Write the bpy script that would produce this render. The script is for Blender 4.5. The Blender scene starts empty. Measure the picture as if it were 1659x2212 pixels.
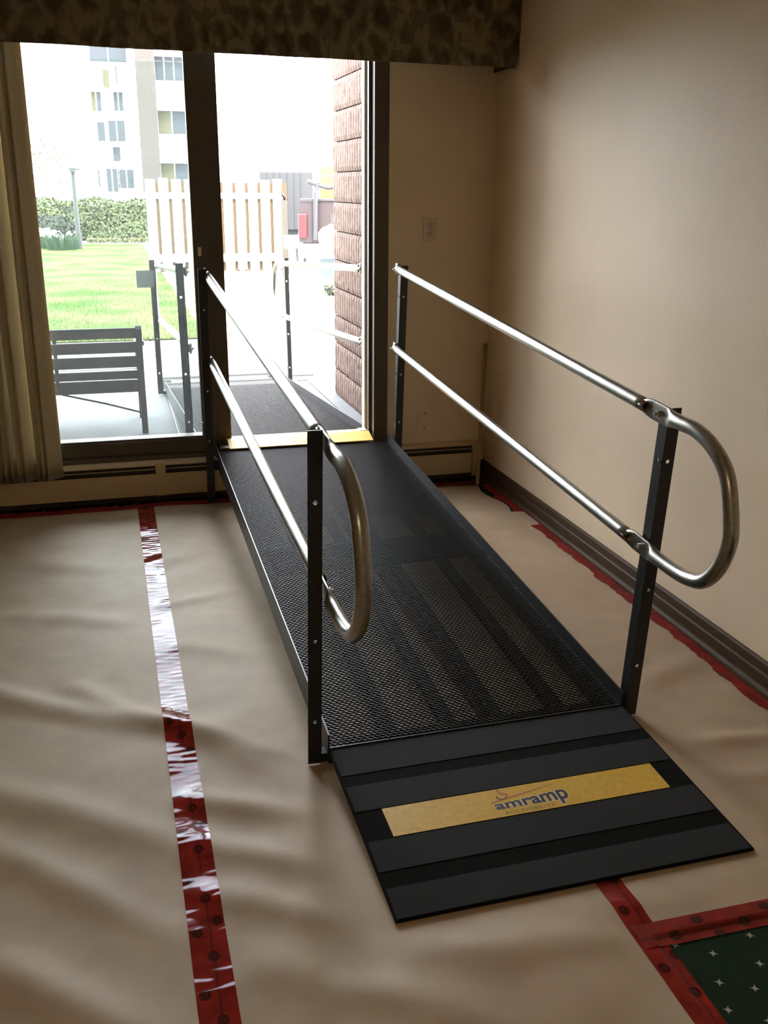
import bpy, bmesh, math, random
import numpy as np
from mathutils import Vector, Matrix, noise
random.seed(7)
SC = bpy.context.scene
COL = SC.collection
PI = math.pi

# ------------------------------------------------------------------ camera
cam_d = bpy.data.cameras.new('camera'); cam = bpy.data.objects.new('camera', cam_d); COL.objects.link(cam)
SC.camera = cam
_f = 2098.93
cam_d.sensor_fit = 'HORIZONTAL'; cam_d.sensor_width = 36.0; cam_d.lens = 36.0 * _f / 1659.0
cam_d.clip_start = 0.02; cam_d.clip_end = 400
_yaw, _pitch, _roll = 0.2718, 0.3219, 0.0065
fw = Vector((math.sin(_yaw)*math.cos(_pitch), math.cos(_yaw)*math.cos(_pitch), -math.sin(_pitch)))
rt = Vector((math.cos(_yaw), -math.sin(_yaw), 0)); up = rt.cross(fw)
r2 = rt*math.cos(_roll) + up*math.sin(_roll); u2 = -rt*math.sin(_roll) + up*math.cos(_roll)
cam.matrix_world = Matrix(((r2.x, u2.x, -fw.x, 0.0), (r2.y, u2.y, -fw.y, 0.0), (r2.z, u2.z, -fw.z, 1.5355), (0, 0, 0, 1)))

# ------------------------------------------------------------------ world, sun, exposure
SKY_STRENGTH = 15.0
SUN_STRENGTH = 15.0
wd = bpy.data.worlds.new('sky'); SC.world = wd; wd.use_nodes = True
bg = wd.node_tree.nodes['Background']
bg.inputs['Color'].default_value = (0.94, 0.97, 1.04, 1); bg.inputs['Strength'].default_value = SKY_STRENGTH
sun_d = bpy.data.lights.new('sun', 'SUN'); sun = bpy.data.objects.new('sun', sun_d); COL.objects.link(sun)
sun_d.energy = SUN_STRENGTH; sun_d.angle = 0.009; sun_d.color = (1.0, 0.95, 0.86)
sun.rotation_euler = Vector((-0.10, 0.86, -1.55)).to_track_quat('-Z', 'Y').to_euler()
sun.location = (3, -4, 12)
# added warm fill lamp behind the viewer, no such fixture is seen
lamp_d = bpy.data.lights.new('warm_fill_light', 'AREA'); lamp_l = bpy.data.objects.new('warm_fill_light', lamp_d); COL.objects.link(lamp_l)
lamp_d.shape = 'DISK'; lamp_d.size = 0.6; lamp_d.energy = 13.0; lamp_d.color = (1.0, 0.80, 0.52); lamp_l.location = (-0.6, -0.6, 2.52)
SC.view_settings.view_transform = 'Standard'; SC.view_settings.look = 'None'
SC.view_settings.exposure = 0.45; SC.view_settings.gamma = 1.0; SC.view_settings.use_curve_mapping = False
SC.cycles.use_denoising = True
SC.cycles.max_bounces = 10; SC.cycles.diffuse_bounces = 6; SC.cycles.transparent_max_bounces = 16
SC.cycles.sample_clamp_indirect = 8.0

# ------------------------------------------------------------------ materials
MATS = {}
def nt_new(name):
    m = bpy.data.materials.new(name); m.use_nodes = True
    nt = m.node_tree; b = nt.nodes['Principled BSDF']
    return m, nt, b
def mat(name, col, rough=0.6, metal=0.0, var=0.0, scale=30.0, bump=0.0, bscale=None, spec=0.5, coat=0.0, stretch=None):
    if name in MATS: return MATS[name]
    m, nt, b = nt_new(name)
    b.inputs['Base Color'].default_value = (*col, 1); b.inputs['Roughness'].default_value = rough
    b.inputs['Metallic'].default_value = metal; b.inputs['Specular IOR Level'].default_value = spec
    if coat: b.inputs['Coat Weight'].default_value = coat; b.inputs['Coat Roughness'].default_value = 0.05
    tc = nt.nodes.new('ShaderNodeTexCoord'); vec = tc.outputs['Object']
    if stretch:
        mp = nt.nodes.new('ShaderNodeMapping'); mp.inputs['Scale'].default_value = stretch
        nt.links.new(vec, mp.inputs['Vector']); vec = mp.outputs['Vector']
    if var:
        n = nt.nodes.new('ShaderNodeTexNoise'); n.inputs['Scale'].default_value = scale; n.inputs['Detail'].default_value = 5
        nt.links.new(vec, n.inputs['Vector'])
        r = nt.nodes.new('ShaderNodeValToRGB'); r.color_ramp.elements[0].position = 0.3; r.color_ramp.elements[1].position = 0.7
        r.color_ramp.elements[0].color = (*[c*(1-var) for c in col], 1); r.color_ramp.elements[1].color = (*[min(1, c*(1+var)) for c in col], 1)
        nt.links.new(n.outputs['Fac'], r.inputs['Fac']); nt.links.new(r.outputs['Color'], b.inputs['Base Color'])
    if bump:
        n2 = nt.nodes.new('ShaderNodeTexNoise'); n2.inputs['Scale'].default_value = bscale or scale; n2.inputs['Detail'].default_value = 4
        nt.links.new(vec, n2.inputs['Vector'])
        bp = nt.nodes.new('ShaderNodeBump'); bp.inputs['Strength'].default_value = bump; bp.inputs['Distance'].default_value = 0.01
        nt.links.new(n2.outputs['Fac'], bp.inputs['Height']); nt.links.new(bp.outputs['Normal'], b.inputs['Normal'])
    MATS[name] = m; return m

M_WALL = mat('painted_wall', (0.74, 0.60, 0.42), 0.55, var=0.03, scale=3, bump=0.10, bscale=160, spec=0.3)
M_CEIL = mat('ceiling_paint', (0.78, 0.70, 0.56), 0.9)
M_PAPER = mat('kraft_paper', (0.385, 0.288, 0.193), 0.6, var=0.07, scale=9, bump=0.05, bscale=60, spec=0.25)
M_BLACK = mat('black_powder_coat', (0.012, 0.0125, 0.012), 0.38, var=0.2, scale=60, bump=0.04, bscale=300)
M_MESH = mat('black_mesh_paint', (0.012, 0.012, 0.011), 0.42, spec=0.35)
M_BEAM = mat('black_beam', (0.006, 0.006, 0.006), 0.7, spec=0.2)
M_GRIP = mat('charcoal_grip', (0.017, 0.017, 0.0175), 0.9, var=0.25, scale=400, bump=0.3, bscale=900, spec=0.2)
M_PLATE = mat('black_plate', (0.006, 0.006, 0.005), 0.9, var=0.15, scale=40, spec=0.06)
M_YELLOW = mat('yellow_decal', (0.60, 0.36, 0.03), 0.5, var=0.10, scale=60)
M_GALV = mat('galvanised_pipe', (0.36, 0.352, 0.315), 0.31, 1.0, var=0.14, scale=20, bump=0.02, bscale=40, stretch=(6, 1, 6))
M_BOLT = mat('zinc_bolt', (0.6, 0.6, 0.58), 0.3, 1.0)
M_BRONZE = mat('dark_bronze_frame', (0.085, 0.066, 0.045), 0.5, var=0.1, scale=15)
M_JAMB = mat('outer_jamb_aluminium', (0.62, 0.62, 0.56), 0.45, 0.2)
M_HEAT = mat('heater_enamel', (0.5520, 0.4320, 0.2640), 0.5, var=0.04, scale=6)
M_HEATDK = mat('heater_interior', (0.03, 0.024, 0.016), 0.7)
M_WOODB = mat('dark_wood_trim', (0.0651, 0.0409, 0.0223), 0.5, var=0.25, scale=8, stretch=(14, 1.2, 14), spec=0.10)
M_DOWEL = mat('dowel_wood', (0.30, 0.20, 0.11), 0.6, var=0.15, scale=8, stretch=(10, 10, 1))
M_PLASTIC = mat('ivory_plate', (0.62, 0.52, 0.38), 0.4)
M_DARK = mat('dark_slot', (0.02, 0.017, 0.013), 0.8)
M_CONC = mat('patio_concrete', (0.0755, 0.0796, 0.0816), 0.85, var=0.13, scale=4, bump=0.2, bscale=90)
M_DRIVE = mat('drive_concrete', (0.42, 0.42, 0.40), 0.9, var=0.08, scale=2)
M_BENCH = mat('weathered_bench_wood', (0.0340, 0.0326, 0.0313), 0.7, var=0.25, scale=10, stretch=(2, 20, 20))
M_IRON = mat('bench_iron', (0.025, 0.026, 0.027), 0.5)
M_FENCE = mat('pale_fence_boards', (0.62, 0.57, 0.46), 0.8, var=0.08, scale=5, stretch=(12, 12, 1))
M_FENCE2 = mat('shaded_fence_boards', (0.0578, 0.0354, 0.0136), 0.8, var=0.1, scale=5, stretch=(12, 12, 1))  # shade on the rear boards is put into this darker tan
M_POSTW = mat('grey_timber', (0.0476, 0.0408, 0.0306), 0.8, var=0.1, scale=8)
M_MORTAR = mat('mortar', (0.045, 0.032, 0.027), 0.9)
M_BRICK = mat('split_face_block', (0.1360, 0.0918, 0.0714), 0.85, var=0.22, scale=25, bump=0.25, bscale=60)
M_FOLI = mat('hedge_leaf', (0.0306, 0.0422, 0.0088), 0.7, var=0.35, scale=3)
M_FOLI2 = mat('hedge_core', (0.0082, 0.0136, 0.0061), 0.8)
M_FLOWG = mat('daffodil_leaf', (0.0136, 0.0374, 0.0136), 0.6)
M_FLOWW = mat('white_petal', (0.7, 0.7, 0.66), 0.6)
M_LAMP = mat('lamp_post_paint', (0.02, 0.025, 0.022), 0.5)
M_BWHITE = mat('white_facade', (0.62, 0.62, 0.60), 0.8, var=0.04, scale=0.6)
M_BBRICK = mat('brown_brick_pier', (0.0340, 0.0292, 0.0245), 0.9, var=0.12, scale=6)
M_PANE = mat('far_window_glass', (0.0306, 0.0354, 0.0394), 0.4, spec=0.1)
M_PANE2 = mat('curtained_window', (0.0510, 0.0496, 0.0306), 0.6, spec=0.1)
M_TRUCK = mat('maroon_truck_paint', (0.0218, 0.0122, 0.0122), 0.5)
M_TRUCKD = mat('truck_black_trim', (0.025, 0.022, 0.024), 0.5)
M_CHROME = mat('bumper_chrome', (0.75, 0.75, 0.75), 0.25, 0.6)
M_TAIL = mat('tail_light_red', (0.1088, 0.0068, 0.0095), 0.4)
M_RUBBER = mat('tyre_rubber', (0.03, 0.032, 0.033), 0.8)
M_FLAP = mat('mud_flap_grey', (0.0680, 0.0850, 0.0884), 0.7)
M_CARD = mat('cardboard', (0.1360, 0.0816, 0.0238), 0.8)
M_GREYV = mat('pale_grey_trailer', (0.0231, 0.0237, 0.0245), 0.7, var=0.05, scale=3)
M_WHITE = mat('white_paint', (0.75, 0.75, 0.73), 0.6)
M_STRAW = mat('pale_bag', (0.3740, 0.3196, 0.1496), 0.8, var=0.2, scale=12)
M_SIGN = mat('grey_sign', (0.0204, 0.0286, 0.0286), 0.8)
M_BARK = mat('tree_bark', (0.09, 0.07, 0.05), 0.9)
M_TREE = mat('spring_leaf', (0.0680, 0.0748, 0.0204), 0.7)
M_LOGO = mat('logo_navy', (0.018, 0.008, 0.013), 0.6)
M_LOGOW = mat('logo_white', (0.72, 0.68, 0.64), 0.5)
M_LOGOR = mat('logo_red', (0.40, 0.10, 0.035), 0.5)
M_LOGOG = mat('logo_grey', (0.15, 0.10, 0.035), 0.6)
M_RED = mat('red_star_flag', (0.3, 0.02, 0.02), 0.4)

def make_tape(name='red_sheathing_tape', matte=False, stamps=0.82):
    # translucent red film with a glossy skin; dark round stamps in two staggered rows (tape runs along object Y)
    m, nt, b = nt_new(name); L = nt.links
    tc = nt.nodes.new('ShaderNodeUVMap'); sx = nt.nodes.new('ShaderNodeSeparateXYZ'); L.new(tc.outputs['UV'], sx.inputs[0])
    def math_(op, a, bb=None, c=None):
        n = nt.nodes.new('ShaderNodeMath'); n.operation = op
        for i, v in enumerate((a, bb, c)):
            if v is None: continue
            if isinstance(v, (int, float)): n.inputs[i].default_value = v
            else: L.new(v, n.inputs[i])
        return n.outputs[0]
    U = sx.outputs['X']; V = sx.outputs['Y']
    def row(u0, off, pitch):
        t = math_('ADD', V, off)
        t = math_('SUBTRACT', math_('MODULO', t, pitch), pitch*0.5)
        du = math_('DIVIDE', math_('SUBTRACT', U, u0), 0.0122); dv = math_('DIVIDE', t, 0.0142)
        d = math_('SQRT', math_('ADD', math_('MULTIPLY', du, du), math_('MULTIPLY', dv, dv)))
        disc = math_('LESS_THAN', d, 1.0)
        # marks inside the stamp: a few light strokes
        w = math_('GREATER_THAN', math_('SINE', math_('MULTIPLY', math_('ADD', du, math_('MULTIPLY', dv, 0.3)), 7.0)), 0.55)
        inner = math_('MULTIPLY', math_('LESS_THAN', math_('ABSOLUTE', dv), 0.45), math_('LESS_THAN', math_('ABSOLUTE', du), 0.75))
        return math_('MULTIPLY', disc, math_('SUBTRACT', 1.0, math_('MULTIPLY', math_('MULTIPLY', w, inner), 0.30)))
    s = math_('MAXIMUM', row(0.018, 3.03, 0.172), row(0.046, 3.10, 0.172))
    s = math_('MAXIMUM', s, row(0.064, 3.085, 0.344))
    sn = nt.nodes.new('ShaderNodeTexNoise'); sn.inputs['Scale'].default_value = 9; L.new(tc.outputs['UV'], sn.inputs['Vector'])
    s = math_('MAXIMUM', s, math_('MULTIPLY', math_('LESS_THAN', math_('ABSOLUTE', math_('SUBTRACT', U, math_('ADD', 0.040, math_('MULTIPLY', sn.outputs['Fac'], 0.010)))), 0.0032), 0.5))
    n = nt.nodes.new('ShaderNodeTexNoise'); n.inputs['Scale'].default_value = 14; n.inputs['Detail'].default_value = 6
    L.new(tc.outputs['UV'], n.inputs['Vector'])
    r = nt.nodes.new('ShaderNodeValToRGB')
    r.color_ramp.elements[0].position = 0.35; r.color_ramp.elements[1].position = 0.7
    r.color_ramp.elements[0].color = (0.145, 0.014, 0.008, 1); r.color_ramp.elements[1].color = (0.27, 0.024, 0.017, 1)
    L.new(n.outputs['Fac'], r.inputs['Fac'])
    mx = nt.nodes.new('ShaderNodeMix'); mx.data_type = 'RGBA'
    L.new(math_('MULTIPLY', s, stamps), mx.inputs['Factor']); L.new(r.outputs['Color'], mx.inputs[6]); mx.inputs[7].default_value = (0.014, 0.010, 0.008, 1)
    L.new(mx.outputs[2], b.inputs['Base Color'])
    b.inputs['Roughness'].default_value = 0.45 if matte else 0.10; b.inputs['Specular IOR Level'].default_value = 0.12 if matte else 0.13
    b.inputs['Coat Weight'].default_value = 0.0; b.inputs['Coat Roughness'].default_value = 0.04
    if not matte: b.inputs['Specular Tint'].default_value = (0.70, 0.68, 1.0, 1)
    return m
M_TAPE = make_tape(); M_TAPE2 = make_tape('red_tape_dull', True); M_TAPE3 = make_tape('red_tape_plain', True, 0.25)

def make_carpet():
    m, nt, b = nt_new('green_carpet'); L = nt.links
    tc = nt.nodes.new('ShaderNodeTexCoord')
    mp = nt.nodes.new('ShaderNodeMapping'); mp.inputs['Rotation'].default_value = (0, 0, 0.5); L.new(tc.outputs['Object'], mp.inputs['Vector'])
    v = nt.nodes.new('ShaderNodeTexVoronoi'); v.distance = 'MINKOWSKI'; v.inputs['Exponent'].default_value = 0.5
    v.inputs['Scale'].default_value = 13.0; v.inputs['Randomness'].default_value = 0.25; v.voronoi_dimensions = '2D'
    L.new(mp.outputs['Vector'], v.inputs['Vector'])
    lt = nt.nodes.new('ShaderNodeMath'); lt.operation = 'LESS_THAN'; lt.inputs[1].default_value = 0.17; L.new(v.outputs['Distance'], lt.inputs[0])
    n = nt.nodes.new('ShaderNodeTexNoise'); n.inputs['Scale'].default_value = 500; L.new(tc.outputs['Object'], n.inputs['Vector'])
    r = nt.nodes.new('ShaderNodeValToRGB'); r.color_ramp.elements[0].color = (0.007, 0.016, 0.008, 1); r.color_ramp.elements[1].color = (0.016, 0.032, 0.016, 1)
    L.new(n.outputs['Fac'], r.inputs['Fac'])
    mx = nt.nodes.new('ShaderNodeMix'); mx.data_type = 'RGBA'; L.new(lt.outputs[0], mx.inputs['Factor']); L.new(r.outputs['Color'], mx.inputs[6])
    mx.inputs[7].default_value = (0.30, 0.31, 0.25, 1); L.new(mx.outputs[2], b.inputs['Base Color'])
    b.inputs['Roughness'].default_value = 0.95; b.inputs['Specular IOR Level'].default_value = 0.1
    bp = nt.nodes.new('ShaderNodeBump'); bp.inputs['Strength'].default_value = 0.5; bp.inputs['Distance'].default_value = 0.004
    L.new(n.outputs['Fac'], bp.inputs['Height']); L.new(bp.outputs['Normal'], b.inputs['Normal'])
    return m
M_CARPET = make_carpet()

def make_fabric():
    # olive leaf damask: paler leaves around dark rounded leaves
    m, nt, b = nt_new('leaf_print_fabric'); L = nt.links
    tc = nt.nodes.new('ShaderNodeTexCoord')
    mp = nt.nodes.new('ShaderNodeMapping'); mp.inputs['Scale'].default_value = (11, 1, 7.5); mp.inputs['Rotation'].default_value = (0, 0.35, 0)
    L.new(tc.outputs['Object'], mp.inputs['Vector'])
    nz = nt.nodes.new('ShaderNodeTexNoise'); nz.inputs['Scale'].default_value = 2.2; nz.inputs['Detail'].default_value = 3; L.new(mp.outputs['Vector'], nz.inputs['Vector'])
    ad = nt.nodes.new('ShaderNodeVectorMath'); ad.operation = 'MULTIPLY_ADD'; ad.inputs[1].default_value = (0.45, 0.45, 0.45)
    L.new(nz.outputs['Color'], ad.inputs[0]); L.new(mp.outputs['Vector'], ad.inputs[2])
    v = nt.nodes.new('ShaderNodeTexVoronoi'); v.feature = 'DISTANCE_TO_EDGE'; v.inputs['Scale'].default_value = 1.0; L.new(ad.outputs[0], v.inputs['Vector'])
    v2 = nt.nodes.new('ShaderNodeTexVoronoi'); v2.inputs['Scale'].default_value = 2.3; L.new(ad.outputs[0], v2.inputs['Vector'])
    r = nt.nodes.new('ShaderNodeValToRGB'); e = r.color_ramp.elements
    e[0].position = 0.05; e[0].color = (0.175, 0.150, 0.100, 1); e[1].position = 0.24; e[1].color = (0.088, 0.072, 0.045, 1)
    L.new(v.outputs['Distance'], r.inputs['Fac'])
    r2_ = nt.nodes.new('ShaderNodeValToRGB'); r2_.color_ramp.interpolation = 'LINEAR'
    r2_.color_ramp.elements[0].position = 0.35; r2_.color_ramp.elements[0].color = (0.80, 0.78, 0.74, 1)
    r2_.color_ramp.elements[1].position = 0.5; r2_.color_ramp.elements[1].color = (1.2, 1.15, 1.05, 1)
    sep = nt.nodes.new('ShaderNodeSeparateColor'); L.new(v2.outputs['Color'], sep.inputs[0]); L.new(sep.outputs[0], r2_.inputs['Fac'])
    mx = nt.nodes.new('ShaderNodeMix'); mx.data_type = 'RGBA'; mx.blend_type = 'MULTIPLY'; mx.inputs['Factor'].default_value = 1
    L.new(r.outputs['Color'], mx.inputs[6]); L.new(r2_.outputs['Color'], mx.inputs[7]); L.new(mx.outputs[2], b.inputs['Base Color'])
    b.inputs['Roughness'].default_value = 0.9; b.inputs['Specular IOR Level'].default_value = 0.15
    return m
M_FABRIC = make_fabric()

def make_slat():
    # vertical-blind fabric: fine vertical ribs, lets some daylight through
    m, nt, b = nt_new('ribbed_blind_fabric'); L = nt.links
    tc = nt.nodes.new('ShaderNodeTexCoord')
    w = nt.nodes.new('ShaderNodeTexWave'); w.wave_type = 'BANDS'; w.bands_direction = 'X'; w.inputs['Scale'].default_value = 42; w.inputs['Distortion'].default_value = 0.6
    L.new(tc.outputs['Object'], w.inputs['Vector'])
    r = nt.nodes.new('ShaderNodeValToRGB'); r.color_ramp.elements[0].color = (0.36, 0.285, 0.165, 1); r.color_ramp.elements[1].color = (0.82, 0.70, 0.46, 1)
    L.new(w.outputs['Fac'], r.inputs['Fac']); L.new(r.outputs['Color'], b.inputs['Base Color'])
    bp = nt.nodes.new('ShaderNodeBump'); bp.inputs['Strength'].default_value = 0.5; bp.inputs['Distance'].default_value = 0.002
    L.new(w.outputs['Fac'], bp.inputs['Height']); L.new(bp.outputs['Normal'], b.inputs['Normal'])
    b.inputs['Roughness'].default_value = 0.85
    tr = nt.nodes.new('ShaderNodeBsdfTranslucent'); tr.inputs['Color'].default_value = (0.42, 0.33, 0.18, 1)
    ms = nt.nodes.new('ShaderNodeMixShader'); ms.inputs[0].default_value = 0.24
    out = nt.nodes['Material Output']; L.new(b.outputs[0], ms.inputs[1]); L.new(tr.outputs[0], ms.inputs[2]); L.new(ms.outputs[0], out.inputs['Surface'])
    return m
M_SLAT = make_slat()

def make_glass():
    # dusty patio-door glass: clear pane, fresnel reflection, faint film of dust
    m, nt, b = nt_new('dusty_door_glass'); L = nt.links; nt.nodes.remove(b)
    out = nt.nodes['Material Output']
    t = nt.nodes.new('ShaderNodeBsdfTransparent'); t.inputs['Color'].default_value = (0.86, 0.90, 0.885, 1)
    g = nt.nodes.new('ShaderNodeBsdfGlossy'); g.inputs['Roughness'].default_value = 0.02
    fr = nt.nodes.new('ShaderNodeFresnel'); fr.inputs['IOR'].default_value = 1.45
    d = nt.nodes.new('ShaderNodeBsdfTranslucent'); d.inputs['Color'].default_value = (0.8, 0.85, 0.85, 1)
    m1 = nt.nodes.new('ShaderNodeMixShader'); L.new(fr.outputs[0], m1.inputs[0]); L.new(t.outputs[0], m1.inputs[1]); L.new(g.outputs[0], m1.inputs[2])
    tc = nt.nodes.new('ShaderNodeTexCoord'); n = nt.nodes.new('ShaderNodeTexNoise'); n.inputs['Scale'].default_value = 4; n.inputs['Detail'].default_value = 6
    L.new(tc.outputs['Object'], n.inputs['Vector'])
    mr = nt.nodes.new('ShaderNodeMapRange'); mr.inputs[3].default_value = 0.008; mr.inputs[4].default_value = 0.020; L.new(n.outputs['Fac'], mr.inputs[0])
    m2 = nt.nodes.new('ShaderNodeMixShader'); L.new(mr.outputs[0], m2.inputs[0]); L.new(m1.outputs[0], m2.inputs[1]); L.new(d.outputs[0], m2.inputs[2])
    L.new(m2.outputs[0], out.inputs['Surface'])
    return m
M_GLASS = make_glass()

def make_grass():
    m, nt, b = nt_new('lawn_grass'); L = nt.links
    tc = nt.nodes.new('ShaderNodeTexCoord'); n = nt.nodes.new('ShaderNodeTexNoise'); n.inputs['Scale'].default_value = 1.3; n.inputs['Detail'].default_value = 7
    L.new(tc.outputs['Object'], n.inputs['Vector'])
    r = nt.nodes.new('ShaderNodeValToRGB'); e = r.color_ramp.elements
    e[0].position = 0.36; e[0].color = (0.021, 0.046, 0.007, 1); e[1].position = 0.60; e[1].color = (0.050, 0.058, 0.022, 1)
    L.new(n.outputs['Fac'], r.inputs['Fac']); L.new(r.outputs['Color'], b.inputs['Base Color']); b.inputs['Roughness'].default_value = 0.9; b.inputs['Specular IOR Level'].default_value = 0.04
    return m
M_GRASS = make_grass()

# ------------------------------------------------------------------ mesh helpers
class MB:
    def __init__(s): s.v = []; s.f = []
    def add(s, vs, fs):
        o = len(s.v); s.v += [tuple(v) for v in vs]; s.f += [tuple(i+o for i in f) for f in fs]; return s
    def box(s, x0, x1, y0, y1, z0, z1, X=None):
        P = [(x0,y0,z0),(x1,y0,z0),(x1,y1,z0),(x0,y1,z0),(x0,y0,z1),(x1,y0,z1),(x1,y1,z1),(x0,y1,z1)]
        if X: P = [X(*q) for q in P]
        return s.add(P, [(3,2,1,0),(4,5,6,7),(0,1,5,4),(1,2,6,5),(2,3,7,6),(3,0,4,7)])
    def prism(s, poly, axis, a, b):
        # poly: 2-D outline (counter-clockwise), extruded along axis
        n = len(poly)
        def P(q, t): return {'x': (t, q[0], q[1]), 'y': (q[0], t, q[1]), 'z': (q[0], q[1], t)}[axis]
        s.add([P(q, a) for q in poly] + [P(q, b) for q in poly],
              [tuple(range(n-1, -1, -1)), tuple(range(n, 2*n))] + [(i, (i+1) % n, n+(i+1) % n, n+i) for i in range(n)])
        return s
    def tube(s, pts, r, seg=10, cap=True, r_list=None):
        pts = [Vector(p) for p in pts]; n = len(pts); rings = []
        ref = Vector((0.31, 0.17, 0.93)).normalized()
        vs = []
        for i, p in enumerate(pts):
            t = (pts[min(i+1, n-1)] - pts[max(i-1, 0)]).normalized()
            a = t.cross(ref)
            if a.length < 0.05: a = t.cross(Vector((1, 0, 0)))
            a.normalize(); b = t.cross(a)
            rr = r_list[i] if r_list else r
            vs += [p + a*rr*math.cos(2*PI*k/seg) + b*rr*math.sin(2*PI*k/seg) for k in range(seg)]
        fs = [(i*seg+k, i*seg+(k+1) % seg, (i+1)*seg+(k+1) % seg, (i+1)*seg+k) for i in range(n-1) for k in range(seg)]
        if cap: fs += [tuple(range(seg-1, -1, -1)), tuple((n-1)*seg+k for k in range(seg))]
        return s.add(vs, fs)
    def build(s, name, m, parent=None, bevel=0.0, smooth=False, recalc=True):
        me = bpy.data.meshes.new(name); me.from_pydata(s.v, [], s.f); me.update()
        if recalc:
            bm = bmesh.new(); bm.from_mesh(me); bmesh.ops.recalc_face_normals(bm, faces=bm.faces); bm.to_mesh(me); bm.free()
        me.materials.append(m)
        if smooth:
            me.polygons.foreach_set('use_smooth', [True]*len(me.polygons))
        o = bpy.data.objects.new(name, me); COL.objects.link(o)
        if parent: o.parent = parent
        if bevel:
            b = o.modifiers.new('bevel', 'BEVEL'); b.width = bevel; b.segments = 2; b.limit_method = 'ANGLE'; b.angle_limit = 0.6
        return o
def box(name, m, x0, x1, y0, y1, z0, z1, parent=None, bevel=0.0): return MB().box(x0,x1,y0,y1,z0,z1).build(name, m, parent, bevel)
def tag(o, label=None, cat=None, group=None, kind=None):
    if label: o['label'] = label
    if cat: o['category'] = cat
    if group: o['group'] = group
    if kind: o['kind'] = kind
    return o
def thing(name, label, cat, loc=(0,0,0), rz=0.0, group=None):
    o = bpy.data.objects.new(name, None); COL.objects.link(o); o.location = loc; o.rotation_euler = (0,0,rz); o.empty_display_size = 0.05
    return tag(o, label, cat, group)
def struct(o, label=None, cat=None): return tag(o, label, cat, None, 'structure')
def copy_obj(o, parent=None, loc=None):
    c = o.copy(); COL.objects.link(c)
    if parent: c.parent = parent
    if loc is not None: c.location = loc
    return c

# ================================================================== ROOM SHELL
YW, XR = 4.927, 1.947            # faces of the window wall and of the right wall
YO = 5.10                        # outer face of the window wall
DX0, DX1, DZ0, DZ1 = -0.66, 1.387, 0.20, 2.36
w = MB()
w.box(-3.4, DX0, YW, YO, -0.1, 2.62); w.box(DX1, XR+0.15, YW, YO, -0.1, 2.62)
w.box(DX0, DX1, YW, YO, -0.1, DZ0); w.box(DX0, DX1, YW, YO, DZ1, 2.62)
struct(w.build('wall_back', M_WALL), 'beige window wall holding the patio door', 'wall')
struct(box('wall_right', M_WALL, XR, XR+0.15, -2.6, YW, -0.1, 2.62), 'plain beige wall to the right of the ramp', 'wall')
struct(box('wall_left', M_WALL, -3.4, -3.25, -2.6, YW, -0.1, 2.62), 'beige wall outside the frame on the left', 'wall')
struct(box('wall_front', M_WALL, -3.4, XR+0.15, -2.75, -2.6, -0.1, 2.62), 'beige wall behind the viewer', 'wall')
struct(box('ceiling', M_CEIL, -3.4, XR+0.15, -2.75, YO, 2.55, 2.70), 'pale ceiling above the room', 'ceiling')
struct(box('floor', M_CARPET, -3.4, XR+0.15, -2.75, YW+0.02, -0.10, 0.0), 'dark green carpet with small pale star flecks', 'floor')

# baseboard on the right wall: moulded board with a quarter-round shoe
bb = struct(MB().prism([(XR, 0), (XR, 0.098), (XR-0.006, 0.098), (XR-0.013, 0.092), (XR-0.013, 0.062), (XR-0.017, 0.056), (XR-0.017, 0)], 'y', -2.6, YW-0.001).build('baseboard_right', M_WOODB), 'dark brown wooden baseboard along the right wall', 'baseboard')
q = [(XR-0.017, 0.0)] + [(XR-0.017-0.019*math.cos(a), 0.024*math.sin(a)) for a in [i*PI/12 for i in range(7)]]
MB().prism(q[::-1], 'y', -2.6, YW-0.001).build('shoe_moulding', M_WOODB, bb, smooth=False)
box('baseboard_back', M_WOODB, 1.935-0.02, XR-0.018, YW-0.014, YW-0.0005, 0, 0.09); struct(bpy.data.objects['baseboard_back'], 'short dark baseboard piece in the room corner', 'baseboard')

# ------------------------------------------------------------------ patio door
door = thing('door_1', 'dark bronze sliding patio door, right half open over the threshold', 'door', (0.48, 5.0, 0.2))
door['kind'] = 'structure'
def dp(name, m, x0, x1, y0, y1, z0, z1, par=door, bevel=0.002):
    return box(name, m, x0-0.48, x1-0.48, y0-5.0, y1-5.0, z0-0.2, z1-0.2, par, bevel)
# outer frame
dp('frame_jamb', M_BRONZE, 1.312, DX1, YW-0.004, YO-0.02, DZ0, DZ1)
dp('frame_jamb', M_BRONZE, DX0, -0.59, YW-0.004, YO-0.02, DZ0, DZ1)
dp('frame_head', M_BRONZE, -0.59, 1.312, YW-0.004, YO-0.02, 2.30, DZ1)
dp('frame_sill', M_BRONZE, -0.59, 1.312, YW-0.004, YO-0.005, DZ0, 0.235)
dp('track', M_BRONZE, -0.59, 1.312, 5.008, 5.014, 0.235, 0.262)
dp('jamb_stop', M_BRONZE, 1.296, 1.312, 4.975, 5.0, 0.235, 2.30)
dp('outer_jamb', M_JAMB, 1.300, 1.335, YO-0.02, YO+0.035, DZ0, DZ1)['label'] = 'pale sunlit outer jamb'
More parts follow.
